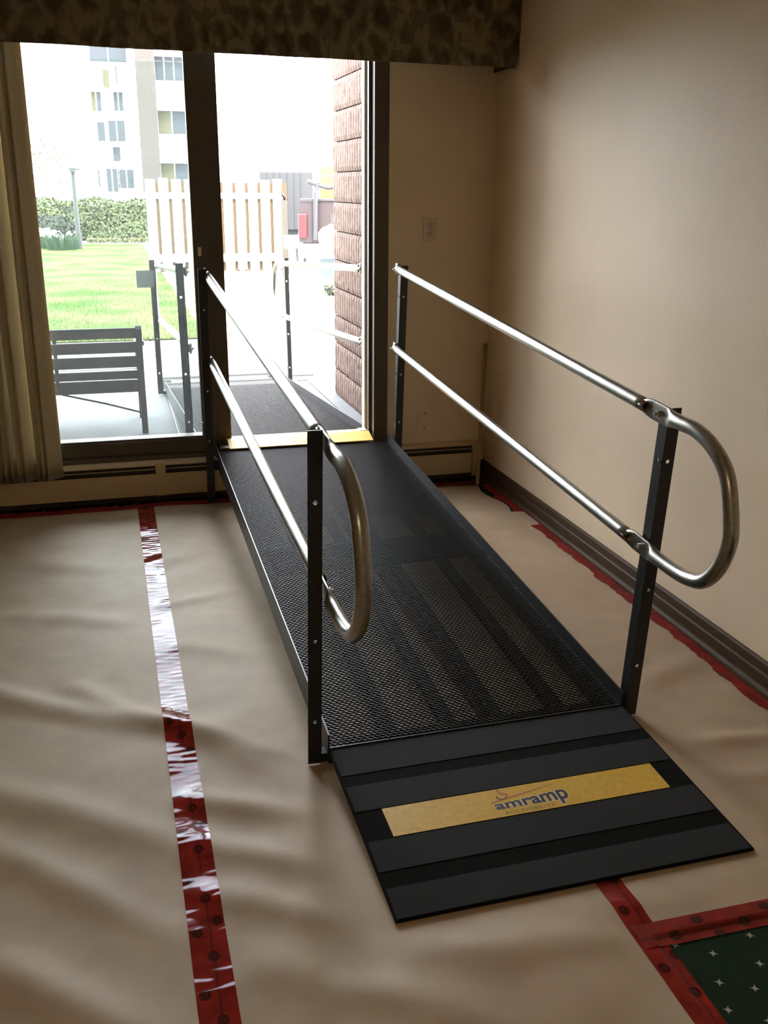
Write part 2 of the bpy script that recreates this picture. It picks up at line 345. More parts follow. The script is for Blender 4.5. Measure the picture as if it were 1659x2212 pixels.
# fixed panel
dp('bottom_rail', M_BRONZE, -0.59, 0.425, 4.955, 4.995, 0.235, 0.318)
dp('glazing_bead', M_BRONZE, -0.56, 0.42, 4.945, 4.957, 0.300, 0.308)
dp('top_rail', M_BRONZE, -0.59, 0.425, 4.955, 4.995, 2.24, 2.30)
dp('left_stile', M_BRONZE, -0.59, -0.53, 4.955, 4.995, 0.318, 2.24)
st = dp('meeting_stile', M_BRONZE, 0.408, 0.475, 4.945, 4.995, 0.235, 2.30)
dp('slider_stile', M_BRONZE, 0.470, 0.560, 5.000, 5.040, 0.262, 2.30)
g = dp('glass_pane', M_GLASS, -0.53, 0.408, 4.972, 4.976, 0.318, 2.08, bevel=0)
# slid-away panel behind the fixed one
dp('slider_rail', M_BRONZE, -0.53, 0.47, 5.004, 5.038, 0.262, 0.316)
dp('slider_rail', M_BRONZE, -0.53, 0.47, 5.004, 5.038, 2.24, 2.30)
dp('latch', M_JAMB, 0.430, 0.446, 4.936, 4.945, 1.215, 1.258)
dp('lock_screw', M_JAMB, 0.395, 0.415, 4.936, 4.945, 0.385, 0.391)

# ------------------------------------------------------------------ baseboard heater
ht = thing('baseboard_heater', 'long beige baseboard heater running under the patio door and ramp', 'heater', (0, YW, 0))
def hp(name, m, x0, x1, y0, y1, z0, z1, bevel=0.001): return box(name, m, x0, x1, y0, y1, z0, z1, ht, bevel)
HX0, HX1 = -3.2, 1.862
hp('back_panel', M_HEAT, HX0, HX1, -0.008, -0.0005, 0.035, 0.212)
MB().prism([(-0.0085, 0.212), (-0.0085, 0.205), (-0.036, 0.201), (-0.046, 0.192), (-0.048, 0.192), (-0.048, 0.197), (-0.038, 0.207)], 'x', HX0, HX1).build('hood', M_HEAT, ht)
hp('damper_strip', mat('damper_metal', (0.34, 0.28, 0.19), 0.4, 0.3), HX0, HX1, -0.040, -0.037, 0.170, 0.176, 0)
hp('slot_interior', M_HEATDK, HX0, HX1, -0.034, -0.0085, 0.060, 0.200, 0)
hp('front_panel', M_HEAT, HX0, HX1, -0.054, -0.050, 0.038, 0.152)
hp('bottom_gap_shade', M_HEATDK, HX0, HX1, -0.048, -0.010, 0.012, 0.034, 0)  # dark strip standing in for the shaded gap below the heater
hp('splice_clip', M_HEAT, 0.155, 0.205, -0.057, -0.0545, 0.036, 0.152)
hp('splice_clip', M_HEAT, 0.155, 0.205, -0.057, -0.030, 0.1525, 0.208)
hp('end_cap', M_HEAT, 1.864, 1.912, -0.056, -0.0005, 0.030, 0.208, 0.003)

# ------------------------------------------------------------------ wall plates
o = thing('wall_outlet', 'beige duplex outlet plate at chest height right of the door', 'outlet', (1.607, YW, 1.334))
box('cover_plate', M_PLASTIC, -0.038, 0.038, -0.006, -0.0005, -0.058, 0.058, o, 0.003)
for z in (-0.021, 0.021):
    r = box('receptacle', mat('receptacle_ivory', (0.50, 0.41, 0.29), 0.4), -0.017, 0.017, -0.0085, -0.0062, z-0.014, z+0.014, o, 0.004)
    MB().box(-0.008, -0.006, -0.0092, -0.0086, z-0.004, z+0.005).box(0.006, 0.008, -0.0092, -0.0086, z-0.004, z+0.005).build('slot', M_DARK, r)
MB().box(-0.003, 0.003, -0.0075, -0.006, -0.003, 0.003).build('screw', M_DARK, o)
o = thing('blank_wall_plate', 'painted blank wall plate low on the wall right of the door', 'plate', (1.597, YW, 0.336))
box('cover_plate', M_WALL, -0.038, 0.038, -0.005, -0.0005, -0.056, 0.056, o, 0.002)
for z in (-0.0405, 0.0405): box('screw', M_DARK, -0.003, 0.003, -0.006, -0.005, z-0.003, z+0.003, o)

# ------------------------------------------------------------------ valance
va = thing('valance', 'dark olive leaf-print fabric valance above the patio door', 'valance', (0, 4.66, 2.08))
nx, nz = 150, 12; vs = []; fs = []
for i in range(nx+1):
    x = -3.0 + (1.925+3.0)*i/nx
    for k in range(nz+1):
        t = k/nz; zb = 0.016 - 0.0098*(x+0.35) + 0.004*noise.noise((x*3, 0, 1)); z = zb + t*(0.44-zb)
        xx = x + (0.018*t if i == nx else 0)
        y = -0.012*math.sin(PI*t)*(0.6+0.4*noise.noise((x*2, z*2, 5))) + 0.006*noise.noise((x*7, z*6, 2))
        vs.append((xx, y, z))
for i in range(nx):
    for k in range(nz):
        a = i*(nz+1)+k; fs.append((a, a+nz+1, a+nz+2, a+1))
front = MB().add(vs, fs).build('front_panel', M_FABRIC, va, smooth=True)
so = front.modifiers.new('thick', 'SOLIDIFY'); so.thickness = 0.008; so.offset = 1 if False else -1
MB().add([(1.921,0.008,0.0),(1.927,0.008,0.0),(1.927,0.262,0.0),(1.921,0.262,0.0),(1.938,0.008,0.44),(1.944,0.008,0.44),(1.944,0.262,0.44),(1.938,0.262,0.44)], [(3,2,1,0),(4,5,6,7),(0,1,5,4),(1,2,6,5),(2,3,7,6),(3,0,4,7)]).build('return_panel', M_FABRIC, va)
box('top_board', M_FABRIC, -3.0, 1.938, 0.012, 0.264, 0.425, 0.44, va)

# ------------------------------------------------------------------ vertical blind (bunched)
bl = thing('vertical_blind', 'bunched beige ribbed vertical blind at the left of the glass', 'blind', (-0.45, 4.83, 0.17))
box('headrail', M_PLASTIC, -1.5, 1.7, -0.02, 0.03, 2.0, 2.04, bl, 0.003)
sl = MB(); seg = 6
for k in range(2):
    pass
vs = []; fs = []; W2 = 0.0445
NZ = 24
for j in range(NZ+1):
    z = 0.035 + (1.965-0.035)*j/NZ
    for i in range(seg+1):
        t = -1 + 2*i/seg; vs.append((t*W2, 0.006*(1-t*t), z))
for j in range(NZ):
    for i in range(seg):
        a = j*(seg+1)+i; fs.append((a, a+1, a+seg+2, a+seg+1))
slat0 = MB().add(vs, fs).build('slat', M_SLAT, bl, smooth=True)
m_ = slat0.modifiers.new('thick', 'SOLIDIFY'); m_.thickness = 0.0012
hem0 = MB()
vs = []; fs = []
for j in range(2):
    z = 0.0 + 0.035*j
    for i in range(seg+1):
        t = -1 + 2*i/seg; vs.append((t*W2, 0.006*(1-t*t), z))
for i in range(seg): fs.append((i, i+1, i+seg+2, i+seg+1))
hem0 = MB().add(vs, fs).build('weighted_hem', mat('hem_fabric', (0.17, 0.145, 0.095), 0.85), slat0)
m_ = hem0.modifiers.new('thick', 'SOLIDIFY'); m_.thickness = 0.0025
spots = [-0.62+0.031*i for i in range(10)]
xs_ = [-1.36 + 0.028*i for i in range(27)] + [-0.601, -0.574, -0.546, -0.520, -0.492, -0.457, -0.427, -0.371, -0.347, -0.322]
for i, x in enumerate(xs_):
    s_ = slat0 if i == 0 else copy_obj(slat0, bl)
    h_ = hem0 if i == 0 else copy_obj(hem0, s_)
    if i == 0: pass
    s_.location = (x+0.45, 0.004*math.sin(i*2.1), 0.0)
    s_.rotation_euler = (0.0, 0.004*math.sin(i*1.3), math.radians(44 + (7*math.sin(i*1.9) if i not in (33, 34) else 0)))

# ================================================================== FLOOR PAPER AND TAPE
RX, RY, RYAW = 0.9525, 1.6677, 0.0124
def ramp_mask(x, y):
    # paper lies flat under the bottom plate
    c, s = math.cos(RYAW), math.sin(RYAW); dx, dy = x-RX, y-RY
    u = c*dx + s*dy; v = -s*dx + c*dy
    d = max(abs(u)-0.46, -v, v-0.70, 0.0) if True else 0
    inside = abs(u) < 0.54 and -0.02 < v < 3.3
    e = max(abs(u)-0.53, -v-0.02)
    k_ = min(1.0, max(0.0, e/0.16)) if not inside else 0.0
    if x > 0.85 and y < 1.75: k_ *= min(1.0, max(0.0, abs(y-1.47)/0.12-0.5)) if x > 0.97 and y > 1.36 else (min(1.0, abs(x-1.01)/0.12) if x < 1.01 else 0.2)
    return k_
# long soft ridges radiating over the sheets: (x0,y0,x1,y1,height,width)
RIDGES = [(-0.60,3.05,0.20,2.55,0.010,0.055),(-0.20,2.95,0.45,2.20,0.010,0.050),(0.06,2.62,0.50,2.30,0.009,0.040),(-0.55,2.55,0.15,1.95,0.009,0.06),
          (0.10,2.25,0.70,1.95,0.010,0.045),(0.12,2.05,0.75,1.72,0.010,0.045),(-0.45,2.20,0.05,1.75,0.008,0.05),(0.10,1.85,0.72,1.52,0.009,0.045),
          (0.16,3.15,0.48,2.95,0.006,0.05),(0.10,3.55,0.42,3.62,0.006,0.04),(-0.5,3.55,0.0,3.40,0.006,0.06),(0.45,2.33,0.30,2.42,0.006,0.03),
          (0.5,1.55,1.0,1.50,0.008,0.05),(0.9,1.60,1.25,1.58,0.010,0.035),(1.25,1.62,1.7,1.75,0.008,0.05),(0.2,1.62,0.65,1.30,0.008,0.05),
          (1.45,2.18,1.85,2.10,0.008,0.035),(1.46,2.02,1.8,1.9,0.008,0.035),(-0.3,1.75,0.1,1.35,0.008,0.05),(1.5,2.45,1.85,2.6,0.006,0.05),(-0.75,2.1,-0.1,1.5,0.008,0.06),
          (0.05,3.95,0.30,4.05,0.005,0.05),(-0.45,4.1,0.05,3.9,0.005,0.07)]
def paper_h(x, y):
    a, b = 0.80*x + 0.60*y, -0.60*x + 0.80*y
    h = 0.010*noise.noise((a*0.9+3.1, b*2.6, 0.3)) + 0.0060*noise.noise((a*2.4, b*6.5, 4.3)) + 0.0015*noise.noise((x*9, y*9, 7.7))
    for x0, y0, x1, y1, hh, ww in RIDGES:
        dx, dy = x1-x0, y1-y0; L2 = dx*dx+dy*dy
        t = ((x-x0)*dx+(y-y0)*dy)/L2
        if t < -0.4 or t > 1.4: continue
        tc_ = min(1, max(0, t)); px, py = x0+tc_*dx, y0+tc_*dy
        d = math.hypot(x-px, y-py + 0.02*math.sin(5*x+y0*9))
        if d < 3*ww: h += 1.7*hh*math.exp(-(d/ww)**2)*math.sin(PI*min(1, max(0.0, 0.15+0.7*(t+0.05))))
    if x > 1.0215 and y < 1.481: return 0.0004
    return 0.0035 + max(-0.0015, (0.0045 + h)*ramp_mask(x, y))
def sheet(name, label, x0, x1, y0, y1, step=0.02, edge=None, dz=0.0):
    nx = max(2, int((x1-x0)/step)); ny = max(2, int((y1-y0)/step)); vs = []; fs = []
    for j in range(ny+1):
        for i in range(nx+1):
            x = x0 + (x1-x0)*i/nx; y = y0 + (y1-y0)*j/ny
            if edge: x, y = edge(x, y, i/nx, j/ny)
            vs.append((x, y, paper_h(x, y)+dz))
    for j in range(ny):
        for i in range(nx):
            a = j*(nx+1)+i; fs.append((a, a+1, a+nx+2, a+nx+1))
    o = MB().add(vs, fs).build(name, M_PAPER, smooth=True, recalc=False)
    return tag(o, label, 'paper', None)
sheet('floor_paper', 'wrinkled brown kraft paper sheet left of the long red tape seam', -2.2, 0.0925, -1.2, 4.80)
sheet('floor_paper', 'wrinkled brown kraft paper sheet between the red tape seam and the ramp', 0.0935, 1.013, -1.2, 4.795)
def e_right(x, y, i, j):
    yy = y - (0.20*i - 0.0)*max(0.0, j-0.9)/0.1 if j > 0.9 else y
    return x - 0.006*math.sin(y*9)*i, yy
s_ = sheet('floor_paper', 'kraft paper sheet between the ramp and the right wall', 1.0145, 1.893, 1.482, 4.40, edge=e_right, dz=0.0002)
for v_ in s_.data.vertices:
    if v_.co.y > 4.0: v_.co.z += 0.012*min(1, (v_.co.y-4.0)/0.2)
sheet('floor_paper', 'small kraft paper piece in the room corner behind the ramp', 1.46, 1.845, 4.12, 4.765, edge=lambda x, y, i, j: (x-0.02*math.sin(y*14)*i, y+0.012*math.sin(x*20)*j), dz=-0.002)

def tape(name, label, A, B, width, step=0.006, cross=9, wr=1.0, dz=0.0012, taper=None, jag=0.0, zfix=None, m=None):
    # strip from A to B; fine transverse puckers; UV in metres
    A = Vector((A[0], A[1])); B = Vector((B[0], B[1])); L_ = (B-A).length; d = (B-A)/L_; n_ = Vector((d.y, -d.x))
    ny = int(L_/step); vs = []; fs = []; uvs = []
    for j in range(ny+1):
        for i in range(cross+1):
            t = L_*j/ny; s = width*(i/cross-0.5)
            wj = jag*(noise.noise((t*9, 3, 9)) + 0.6*noise.noise((t*33, 1, 4))) if i == 0 else 0
            p = A + d*t + n_*(s+wj)
            side = -1 if i < cross*0.55 else 1
            k = noise.noise((t*38+(3 if side > 0 else 0), s*8, side*5.0)); k2 = noise.noise((t*75, s*22, 2.0+side))
            pk = max(0.0, abs(k)-0.10)*0.0030 + max(0, k2)*0.0003
            seam = 0.0012*math.exp(-((s-0.004)/0.003)**2)
            dzz = 0.0010 if (p.x > 1.06 and p.y < 1.481) else dz
            z = (paper_h(p.x, p.y) if zfix is None else zfix) + dzz + (pk + 0.3*seam)*wr
            vs.append((p.x, p.y, z)); uvs.append((s+width/2, t))
    for j in range(ny):
        for i in range(cross):
            a = j*(cross+1)+i; fs.append((a, a+1, a+cross+2, a+cross+1))
    o = MB().add(vs, fs).build(name, m or M_TAPE, smooth=True, recalc=False)
    uvl = o.data.uv_layers.new(name='UVMap')
    for lp in o.data.loops: uvl.data[lp.index].uv = uvs[lp.vertex_index]
    return tag(o, label, 'tape', None)
tape('red_tape', 'long glossy red stamped tape seam running from heater to foreground', (0.0965, 0.9), (0.0905, 4.79), 0.079)
tape('red_tape', 'red stamped tape strip running under the ramp to the lower right corner', (1.012, 0.9), (1.016, 4.3), 0.064, wr=0.5)
tape('red_tape', 'red tape strip crossing right above the exposed green carpet', (0.99, 1.487), (1.90, 1.481), 0.068, wr=0.3, dz=0.0026, m=M_TAPE2)
tape('red_tape', 'dark red tape strip along the foot of the heater', (-2.2, 4.822), (1.86, 4.792), 0.070, wr=0.3, dz=0.002, jag=0.008, m=M_TAPE3)
tape('red_tape', 'ragged red tape strip along the right baseboard', (1.884, 1.30), (1.884, 4.75), 0.046, wr=0.4, dz=0.0022, jag=0.02, m=M_TAPE3)

# ================================================================== RAMPS
def build_post(parent, R, u, v, sgn, w0, w1, holes):
    # L-angle upright; every hole is really cut through the flange
    hw_, th = 0.038, 0.004
    def flange(P):
        mb = MB(); prev = w0
        cells = []
        for h in sorted(holes):
            cells.append((prev, h-0.012, False)); cells.append((h-0.012, h+0.012, True)); prev = h+0.012
        cells.append((prev, w1, False))
        for a, b, hole in cells:
            if b-a < 1e-4: continue
            if not hole:
                mb.box(0, hw_, 0, th, a, b, X=P); continue
            c = (hw_*0.5, (a+b)/2); N = 12; out = []; inn = []
            for k in range(N):
                an = 2*PI*k/N + PI/N; dx, dz = math.cos(an), math.sin(an); sc = min(hw_*0.5/abs(dx) if abs(dx) > 1e-6 else 9, 0.012/abs(dz) if abs(dz) > 1e-6 else 9)
                out.append((c[0]+dx*sc, c[1]+dz*sc)); inn.append((c[0]+dx*0.006, c[1]+dz*0.006))
            cor = [(0, a), (hw_, a), (hw_, b), (0, b)]
            vs = [P(x, 0, z) for x, z in out] + [P(x, 0, z) for x, z in inn] + [P(x, th, z) for x, z in out] + [P(x, th, z) for x, z in inn]
            fs = []
            for k in range(N):
                k2 = (k+1) % N
                fs += [(k, k2, N+k2, N+k), (2*N+k, 3*N+k, 3*N+k2, 2*N+k2), (N+k, N+k2, 3*N+k2, 3*N+k)]
            mb.add(vs, fs)
            for cx, cz in cor:   # little corner fillets of the cell
                near = sorted(range(N), key=lambda k: (out[k][0]-cx)**2+(out[k][1]-cz)**2)[:2]
                if abs(near[0]-near[1]) not in (1, N-1): continue
                a0, a1 = out[near[0]], out[near[1]]
                mb.add([P(a0[0], 0, a0[1]), P(a1[0], 0, a1[1]), P(cx, 0, cz), P(a0[0], th, a0[1]), P(a1[0], th, a1[1]), P(cx, th, cz)], [(0,1,2),(3,5,4),(0,2,5,3),(1,4,5,2)])
        return mb
    fa = flange(lambda x, t, z: R(u + sgn*x, v + t, z))          # faces along the ramp
    fb = flange(lambda x, t, z: R(u + sgn*t, v + 0.004 + x, z))  # faces across the ramp
    fa.add(fb.v, fb.f)
    return fa.build('post', M_BLACK, parent)

def sweep_rail(pts, R):
    # pts: (u, v, w, half-thickness across, half-height in plane); smooth Catmull-Rom, elliptical section
    P = [np.array(p, float) for p in pts]; out = []
    for i in range(len(P)-1):
        p0, p1, p2, p3 = P[max(i-1, 0)], P[i], P[i+1], P[min(i+2, len(P)-1)]
        n = max(2, int(np.linalg.norm((p2-p1)[:3])/0.012)); n = min(n, 24)
        for k in range(n):
            t = k/n
            q = 0.5*((2*p1) + (-p0+p2)*t + (2*p0-5*p1+4*p2-p3)*t*t + (-p0+3*p1-3*p2+p3)*t**3)
            q[3:] = p1[3:]*(1-t)+p2[3:]*t
            out.append(q)
    out.append(P[-1]); n = len(out); seg = 20; vs = []
    for i, q in enumerate(out):
        tv = out[min(i+1, n-1)] - out[max(i-1, 0)]; tv = np.array([tv[1], tv[2]]); tv /= np.linalg.norm(tv)
        nv = np.array([-tv[1], tv[0]])
        for k in range(seg):
            a = 2*PI*k/seg; ca, sa = math.cos(a), math.sin(a)
            ex = 0.45 + 0.55*min(1.0, max(0.0, (q[3]-0.005)/0.010))   # flattened lengths are nearly rectangular
            ca = math.copysign(abs(ca)**ex, ca); sa = math.copysign(abs(sa)**ex, sa)
            vs.append(R(q[0] + q[3]*ca, q[1] + nv[0]*q[4]*sa, q[2] + nv[1]*q[4]*sa))
    fs = [(i*seg+k, i*seg+(k+1) % seg, (i+1)*seg+(k+1) % seg, (i+1)*seg+k) for i in range(n-1) for k in range(seg)]
    fs += [tuple(range(seg-1, -1, -1)), tuple((n-1)*seg+k for k in range(seg))]
    return MB().add(vs, fs)

def text_mesh(txt, size, off=0.0, italic=0.0, space=1.0):
    cu = bpy.data.curves.new('lettering', 'FONT'); cu.body = txt; cu.size = size; cu.offset = off; cu.shear = italic; cu.space_character = space; cu.resolution_u = 3
    ob = bpy.data.objects.new('lettering', cu); me = bpy.data.meshes.new_from_object(ob)
    V = [tuple(v.co) for v in me.vertices]; F = [tuple(p.vertices) for p in me.polygons]
    bpy.data.objects.remove(ob); bpy.data.curves.remove(cu); bpy.data.meshes.remove(me)
    return V, F

def build_ramp(label, loc, rz, lp, zp, L, zt, offs, fine=True, sign=False, group=None, zleg=None, fancy=True):
    root = thing('wheelchair_ramp', label, 'ramp', loc, rz, group)
    th = math.asin((zt-zp)/L); HW = 0.457
    def R(u, v, w): return (u, lp + v*math.cos(th) - w*math.sin(th), zp + v*math.sin(th) + w*math.cos(th))
    # --- deck frame: side channels with upstanding curb, stringers, cross members
    for s in (-1, 1):
        def X(u, v, w, s=s): return R(s*u, v, w)
        mb = MB(); mb.box(HW-0.004, HW, 0.0, L, -0.050, 0.045, X=X); mb.box(HW-0.050, HW-0.004, 0.0, L, -0.010, -0.006, X=X); mb.box(HW-0.050, HW-0.004, 0.0, L, -0.050, -0.046, X=X)
        mb.build('side_channel', M_BLACK, root)
    for u in (-0.255, -0.072, 0.078, 0.278):
        MB().box(u-0.022, u+0.022, 0.05, L-0.05, -0.050, -0.022, X=R).build('stringer', M_BEAM, root)
    for v0, v1 in ((0.0, 0.052), (L*0.5-0.085, L*0.5-0.035), (L*0.5+0.035, L*0.5+0.085), (L-0.05, L)):
        MB().box(-HW+0.005, HW-0.005, v0, v1, -0.049, -0.010, X=R).build('cross_member', M_BEAM, root)
    MB().box(-HW+0.004, HW-0.004, -0.004, 0.0, -0.05, 0.004, X=R).build('front_lip', M_BLACK, root)
    # --- expanded-metal tread: zig-zag strands, real openings
    pu, pv = (0.0172, 0.0105) if fine else (0.030, 0.017)
    nu = int((2*HW-0.012)/pu); nv = int((L-0.012)/pv)
    th_, tw = (0.0013, 0.0021) if fine else (0.0016, 0.0026)
    us = np.linspace(-HW+0.006, HW-0.006, 2*nu+1); nP = len(us); c, s_ = math.cos(th), math.sin(th)
    allv = []; allf = []
    zz = (np.arange(nP) % 2)*1.0
    for r_ in range(nv):
        v = 0.006 + r_*pv + (zz if r_ % 2 == 0 else 1-zz)*pv*0.98
        crown = 0.0012*np.where((np.arange(nP) % 2) == (r_ % 2), 1.0, -0.6)
        # ribbon section leaning up the slope: 4 points
        base = len(allv)*nP*4
        sec = [(-th_, -tw), (th_, -tw), (th_+0.0008, tw), (-th_+0.0008, tw)]
        blk = np.zeros((nP, 4, 3))
        for k, (dv, dw) in enumerate(sec):
            vv = v+dv; ww = 0.001+crown+dw
            blk[:, k, 0] = us; blk[:, k, 1] = lp + vv*c - ww*s_; blk[:, k, 2] = zp + vv*s_ + ww*c
        allv.append(blk.reshape(-1, 3))
        i0 = np.arange(nP-1)*4 + base
        for k in range(4):
            k2 = (k+1) % 4
            allf.append(np.stack([i0+k, i0+4+k, i0+4+k2, i0+k2], 1))
    V = np.concatenate(allv); F = np.concatenate(allf)
    me = bpy.data.meshes.new('tread_mesh'); me.vertices.add(len(V)); me.vertices.foreach_set('co', V.ravel())
    me.loops.add(F.size); me.loops.foreach_set('vertex_index', F.ravel().astype(np.int32)); me.polygons.add(len(F))
    me.polygons.foreach_set('loop_start', np.arange(0, F.size, 4, dtype=np.int32)); me.update(calc_edges=True); me.validate()
    me.materials.append(M_MESH); o = bpy.data.objects.new('tread_mesh', me); COL.objects.link(o); o.parent = root; o['kind'] = 'stuff'
    # --- bottom transition plate
    Lp = math.hypot(lp, zp-0.0135)
    ey = Vector((0, lp, zp-0.0135))/Lp; ez = Vector((0, -ey.z, ey.y))
    def Q(u, v, w): p = Vector((u, 0, 0.0125)) + ey*v + ez*w; return tuple(p)
    plate = MB().box(-HW, HW, 0.0, Lp, -0.0065, 0.0, X=Q).build('bottom_plate', M_PLATE, root)
    for a, b in ((0.004, 0.097), (0.152, 0.257), (0.372, 0.474), (0.522, Lp-0.004)):
        MB().box(-HW+0.006, HW-0.006, a, b, 0.0001, 0.0014, X=Q).build('grip_strip', M_GRIP, plate)
    dec = MB().box(-0.383, 0.385, 0.262, 0.369, 0.0001, 0.0011, X=Q).build('yellow_decal', M_YELLOW, plate)
    # --- lettering
    def put(V, F, name, m, fn, h, t=0.0003):
        n = len(V); vv = [Q(*fn(x, y), h) for x, y, _ in V] + [Q(*fn(x, y), h-t) for x, y, _ in V]
        o = MB().add(vv, [f for f in F]).build(name, m, plate, recalc=False)
        return o
    def put_word(txt, x0, x1, name, m, grow, base, h, off, italic=0.0, space=1.0):
        Vr, Fr = text_mesh(txt, 1.0, 0.0, italic, space); xa = min(v[0] for v in Vr); xb = max(v[0] for v in Vr)
        V, F = text_mesh(txt, 1.0, off, italic, space)
        def fn(x, y):
            t = (x-xa)/(xb-xa); u = x0 + (x1-x0)*t
            return u, base(t) + y*grow(t)
        return put(V, F, name, m, fn, h)
    grow = lambda t: 0.040 + 0.040*max(t, 0.0)**1.4; base = lambda t: 0.292 - 0.002*t
    put_word('amramp', -0.098, 0.104, 'lettering_outline', M_LOGOW, grow, base, 0.0014, 0.052)
    put_word('amramp', -0.098, 0.104, 'lettering', M_LOGO, grow, base, 0.0016, 0.028)
    put_word('ACCESSIBILITY', -0.083, 0.056, 'lettering', M_LOGOG, lambda t: 0.0165, lambda t: 0.2680, 0.0014, 0.0, 0, 1.1)
    put_word('TM', 0.103, 0.113, 'lettering', M_LOGOG, lambda t: 0.006, lambda t: 0.281, 0.0014, 0.0)
    sw = [(-0.103, 0.316), (-0.02, 0.3315), (0.088, 0.3525), (0.088, 0.3535), (-0.02, 0.336), (-0.103, 0.3205)]
    MB().add([Q(u, v, 0.0014) for u, v in sw], [(0, 1, 4, 5), (1, 2, 3, 4)]).build('swoosh', M_LOGOR, plate)
    ic = MB()   # wheelchair mark: wheel arc, seated figure, head
    arc = [(math.radians(150+210*k/14)) for k in range(15)]
    for k in range(14):
        a, b = arc[k], arc[k+1]; cu_, cv = -0.068, 0.3365
        ic.add([Q(cu_+0.0145*math.cos(a), cv+0.0115*math.sin(a), 0.0014), Q(cu_+0.0145*math.cos(b), cv+0.0115*math.sin(b), 0.0014), Q(cu_+0.0115*math.cos(b), cv+0.0088*math.sin(b), 0.0014), Q(cu_+0.0115*math.cos(a), cv+0.0088*math.sin(a), 0.0014)], [(0,1,2,3)])
    ic.build('wheel_mark', M_LOGO, plate)
    fg = MB()
    for poly in ([(-0.070,0.358),(-0.066,0.3585),(-0.062,0.342),(-0.066,0.341)], [(-0.066,0.345),(-0.053,0.3465),(-0.0525,0.3435),(-0.065,0.341)], [(-0.056,0.345),(-0.052,0.3455),(-0.047,0.335),(-0.051,0.334)], [(-0.068,0.352),(-0.055,0.3505),(-0.0555,0.3485),(-0.0675,0.3495)]):
        fg.add([Q(u, v, 0.0015) for u, v in poly], [(0,1,2,3)])
    fg.add([Q(-0.0685+0.0045*math.cos(2*PI*k/10), 0.3625+0.0042*math.sin(2*PI*k/10), 0.0015) for k in range(10)], [tuple(range(10))])
    fg.build('seated_figure_mark', M_LOGOR, plate)
    # --- posts, foot brackets, rails, bolts
    vb = L-0.055
    for s in (-1, 1):
        up_w, lo_w = offs[s]
        u0 = s*0.4745; ur = s*0.4625
        for v, top in ((0.004, 0.930), (vb-0.02, 0.930)):
            zfoot = (v*math.sin(th)+zp)/math.cos(th)
            holes = [lo_w-0.135, lo_w+0.26-0.0, lo_w-0.39+0.0]
            build_post(root, R, u0, v, s, -zfoot+0.0064, top, [h for h in holes if h < top-0.03])
        def X(u, v, w, s=s): return R(s*u, v, w)
        MB().box(HW-0.03, 0.4745, 0.006, 0.044, -zp/math.cos(th)+0.0070, -zp/math.cos(th)+0.011, X=X).box(HW+0.0005, 0.4745, 0.008, 0.04, -0.045, -0.020, X=X).build('post_bracket', M_BLACK, root)
        MB().box(HW+0.0005, 0.4745, vb-0.016, vb+0.014, -0.045, -0.015, X=X).build('post_bracket', M_BLACK, root)
        r0, fl_, fh = 0.0195, 0.0050, 0.0270
        d = 0.0
        P = [(ur, vb+0.020, up_w, fl_, fh), (ur, vb-0.020, up_w, fl_, fh), (ur, vb-0.075, up_w, r0, r0), (ur, 1.6, up_w, r0, r0), (ur, 0.8, up_w, r0, r0), (ur, 0.135, up_w, r0, r0), (ur, 0.112, up_w, r0, r0),
             (ur, 0.066, up_w, fl_, fh), (ur, -0.014, up_w, fl_, fh), (ur, -0.038, up_w+0.001, r0*0.8, r0*1.15), (ur, -0.085, up_w+0.004, r0, r0)]
        lw = lo_w
        H_ = up_w-lo_w
        P += [(ur, -0.15, up_w+0.006, r0, r0), (ur, -0.23, up_w-0.015, r0, r0), (ur, -0.30, up_w-0.065, r0, r0), (ur, -0.343, lw+0.58*H_, r0, r0), (ur, -0.350, lw+0.42*H_, r0, r0), (ur, -0.325, lw+0.235*H_, r0, r0),
              (ur, -0.275, lw+0.09*H_, r0, r0), (ur, -0.21, lw+0.03*H_, r0, r0), (ur, -0.14, lw+0.008*H_, r0, r0), (ur, -0.06, lw, r0*0.95, r0), (ur, -0.038, lw, r0*0.8, r0*1.12), (ur, -0.014, lw, fl_, fh), (ur, 0.066, lw, fl_, fh), (ur, 0.112, lw, r0, r0),
              (ur, 0.135, lw, r0, r0), (ur, 0.8, lw, r0, r0), (ur, 1.6, lw, r0, r0), (ur, vb-0.075, lw, r0, r0), (ur, vb-0.020, lw, fl_, fh), (ur, vb+0.020, lw, fl_, fh)]
        sweep_rail(P, R).build('handrail', M_GALV, root, smooth=True)
        for v in (0.022, vb):
            for w_ in (up_w, lo_w):
                a = Vector(R(ur-s*0.004, v, w_)); b = Vector(R(ur-s*0.022, v, w_)); mid = a.lerp(b, 0.55)
                MB().tube([a, mid], 0.0095, 6).tube([mid, b], 0.0048, 8).build('bolt', M_BOLT, root)
    if sign:
        a = R(0.4745, 0.03, 0.80)
        MB().box(0.478, 0.610, 0.02, 0.026, 0.735, 0.855, X=R).build('sign_plate', M_SIGN, root)
    return root
build_ramp('black mesh ramp indoors with galvanised handrails and yellow decal plate', (RX, RY, 0.0), RYAW, 0.6514, 0.0525, 2.535, 0.252, {1: (0.912, 0.518), -1: (0.888, 0.482)})
build_ramp('black mesh ramp outside the door descending onto the patio', (0.795, 8.06, 0.05), PI+0.018, 0.655, 0.0525, 2.325, 0.190, {1: (0.890, 0.500), -1: (0.890, 0.500)}, fine=True, sign=True)

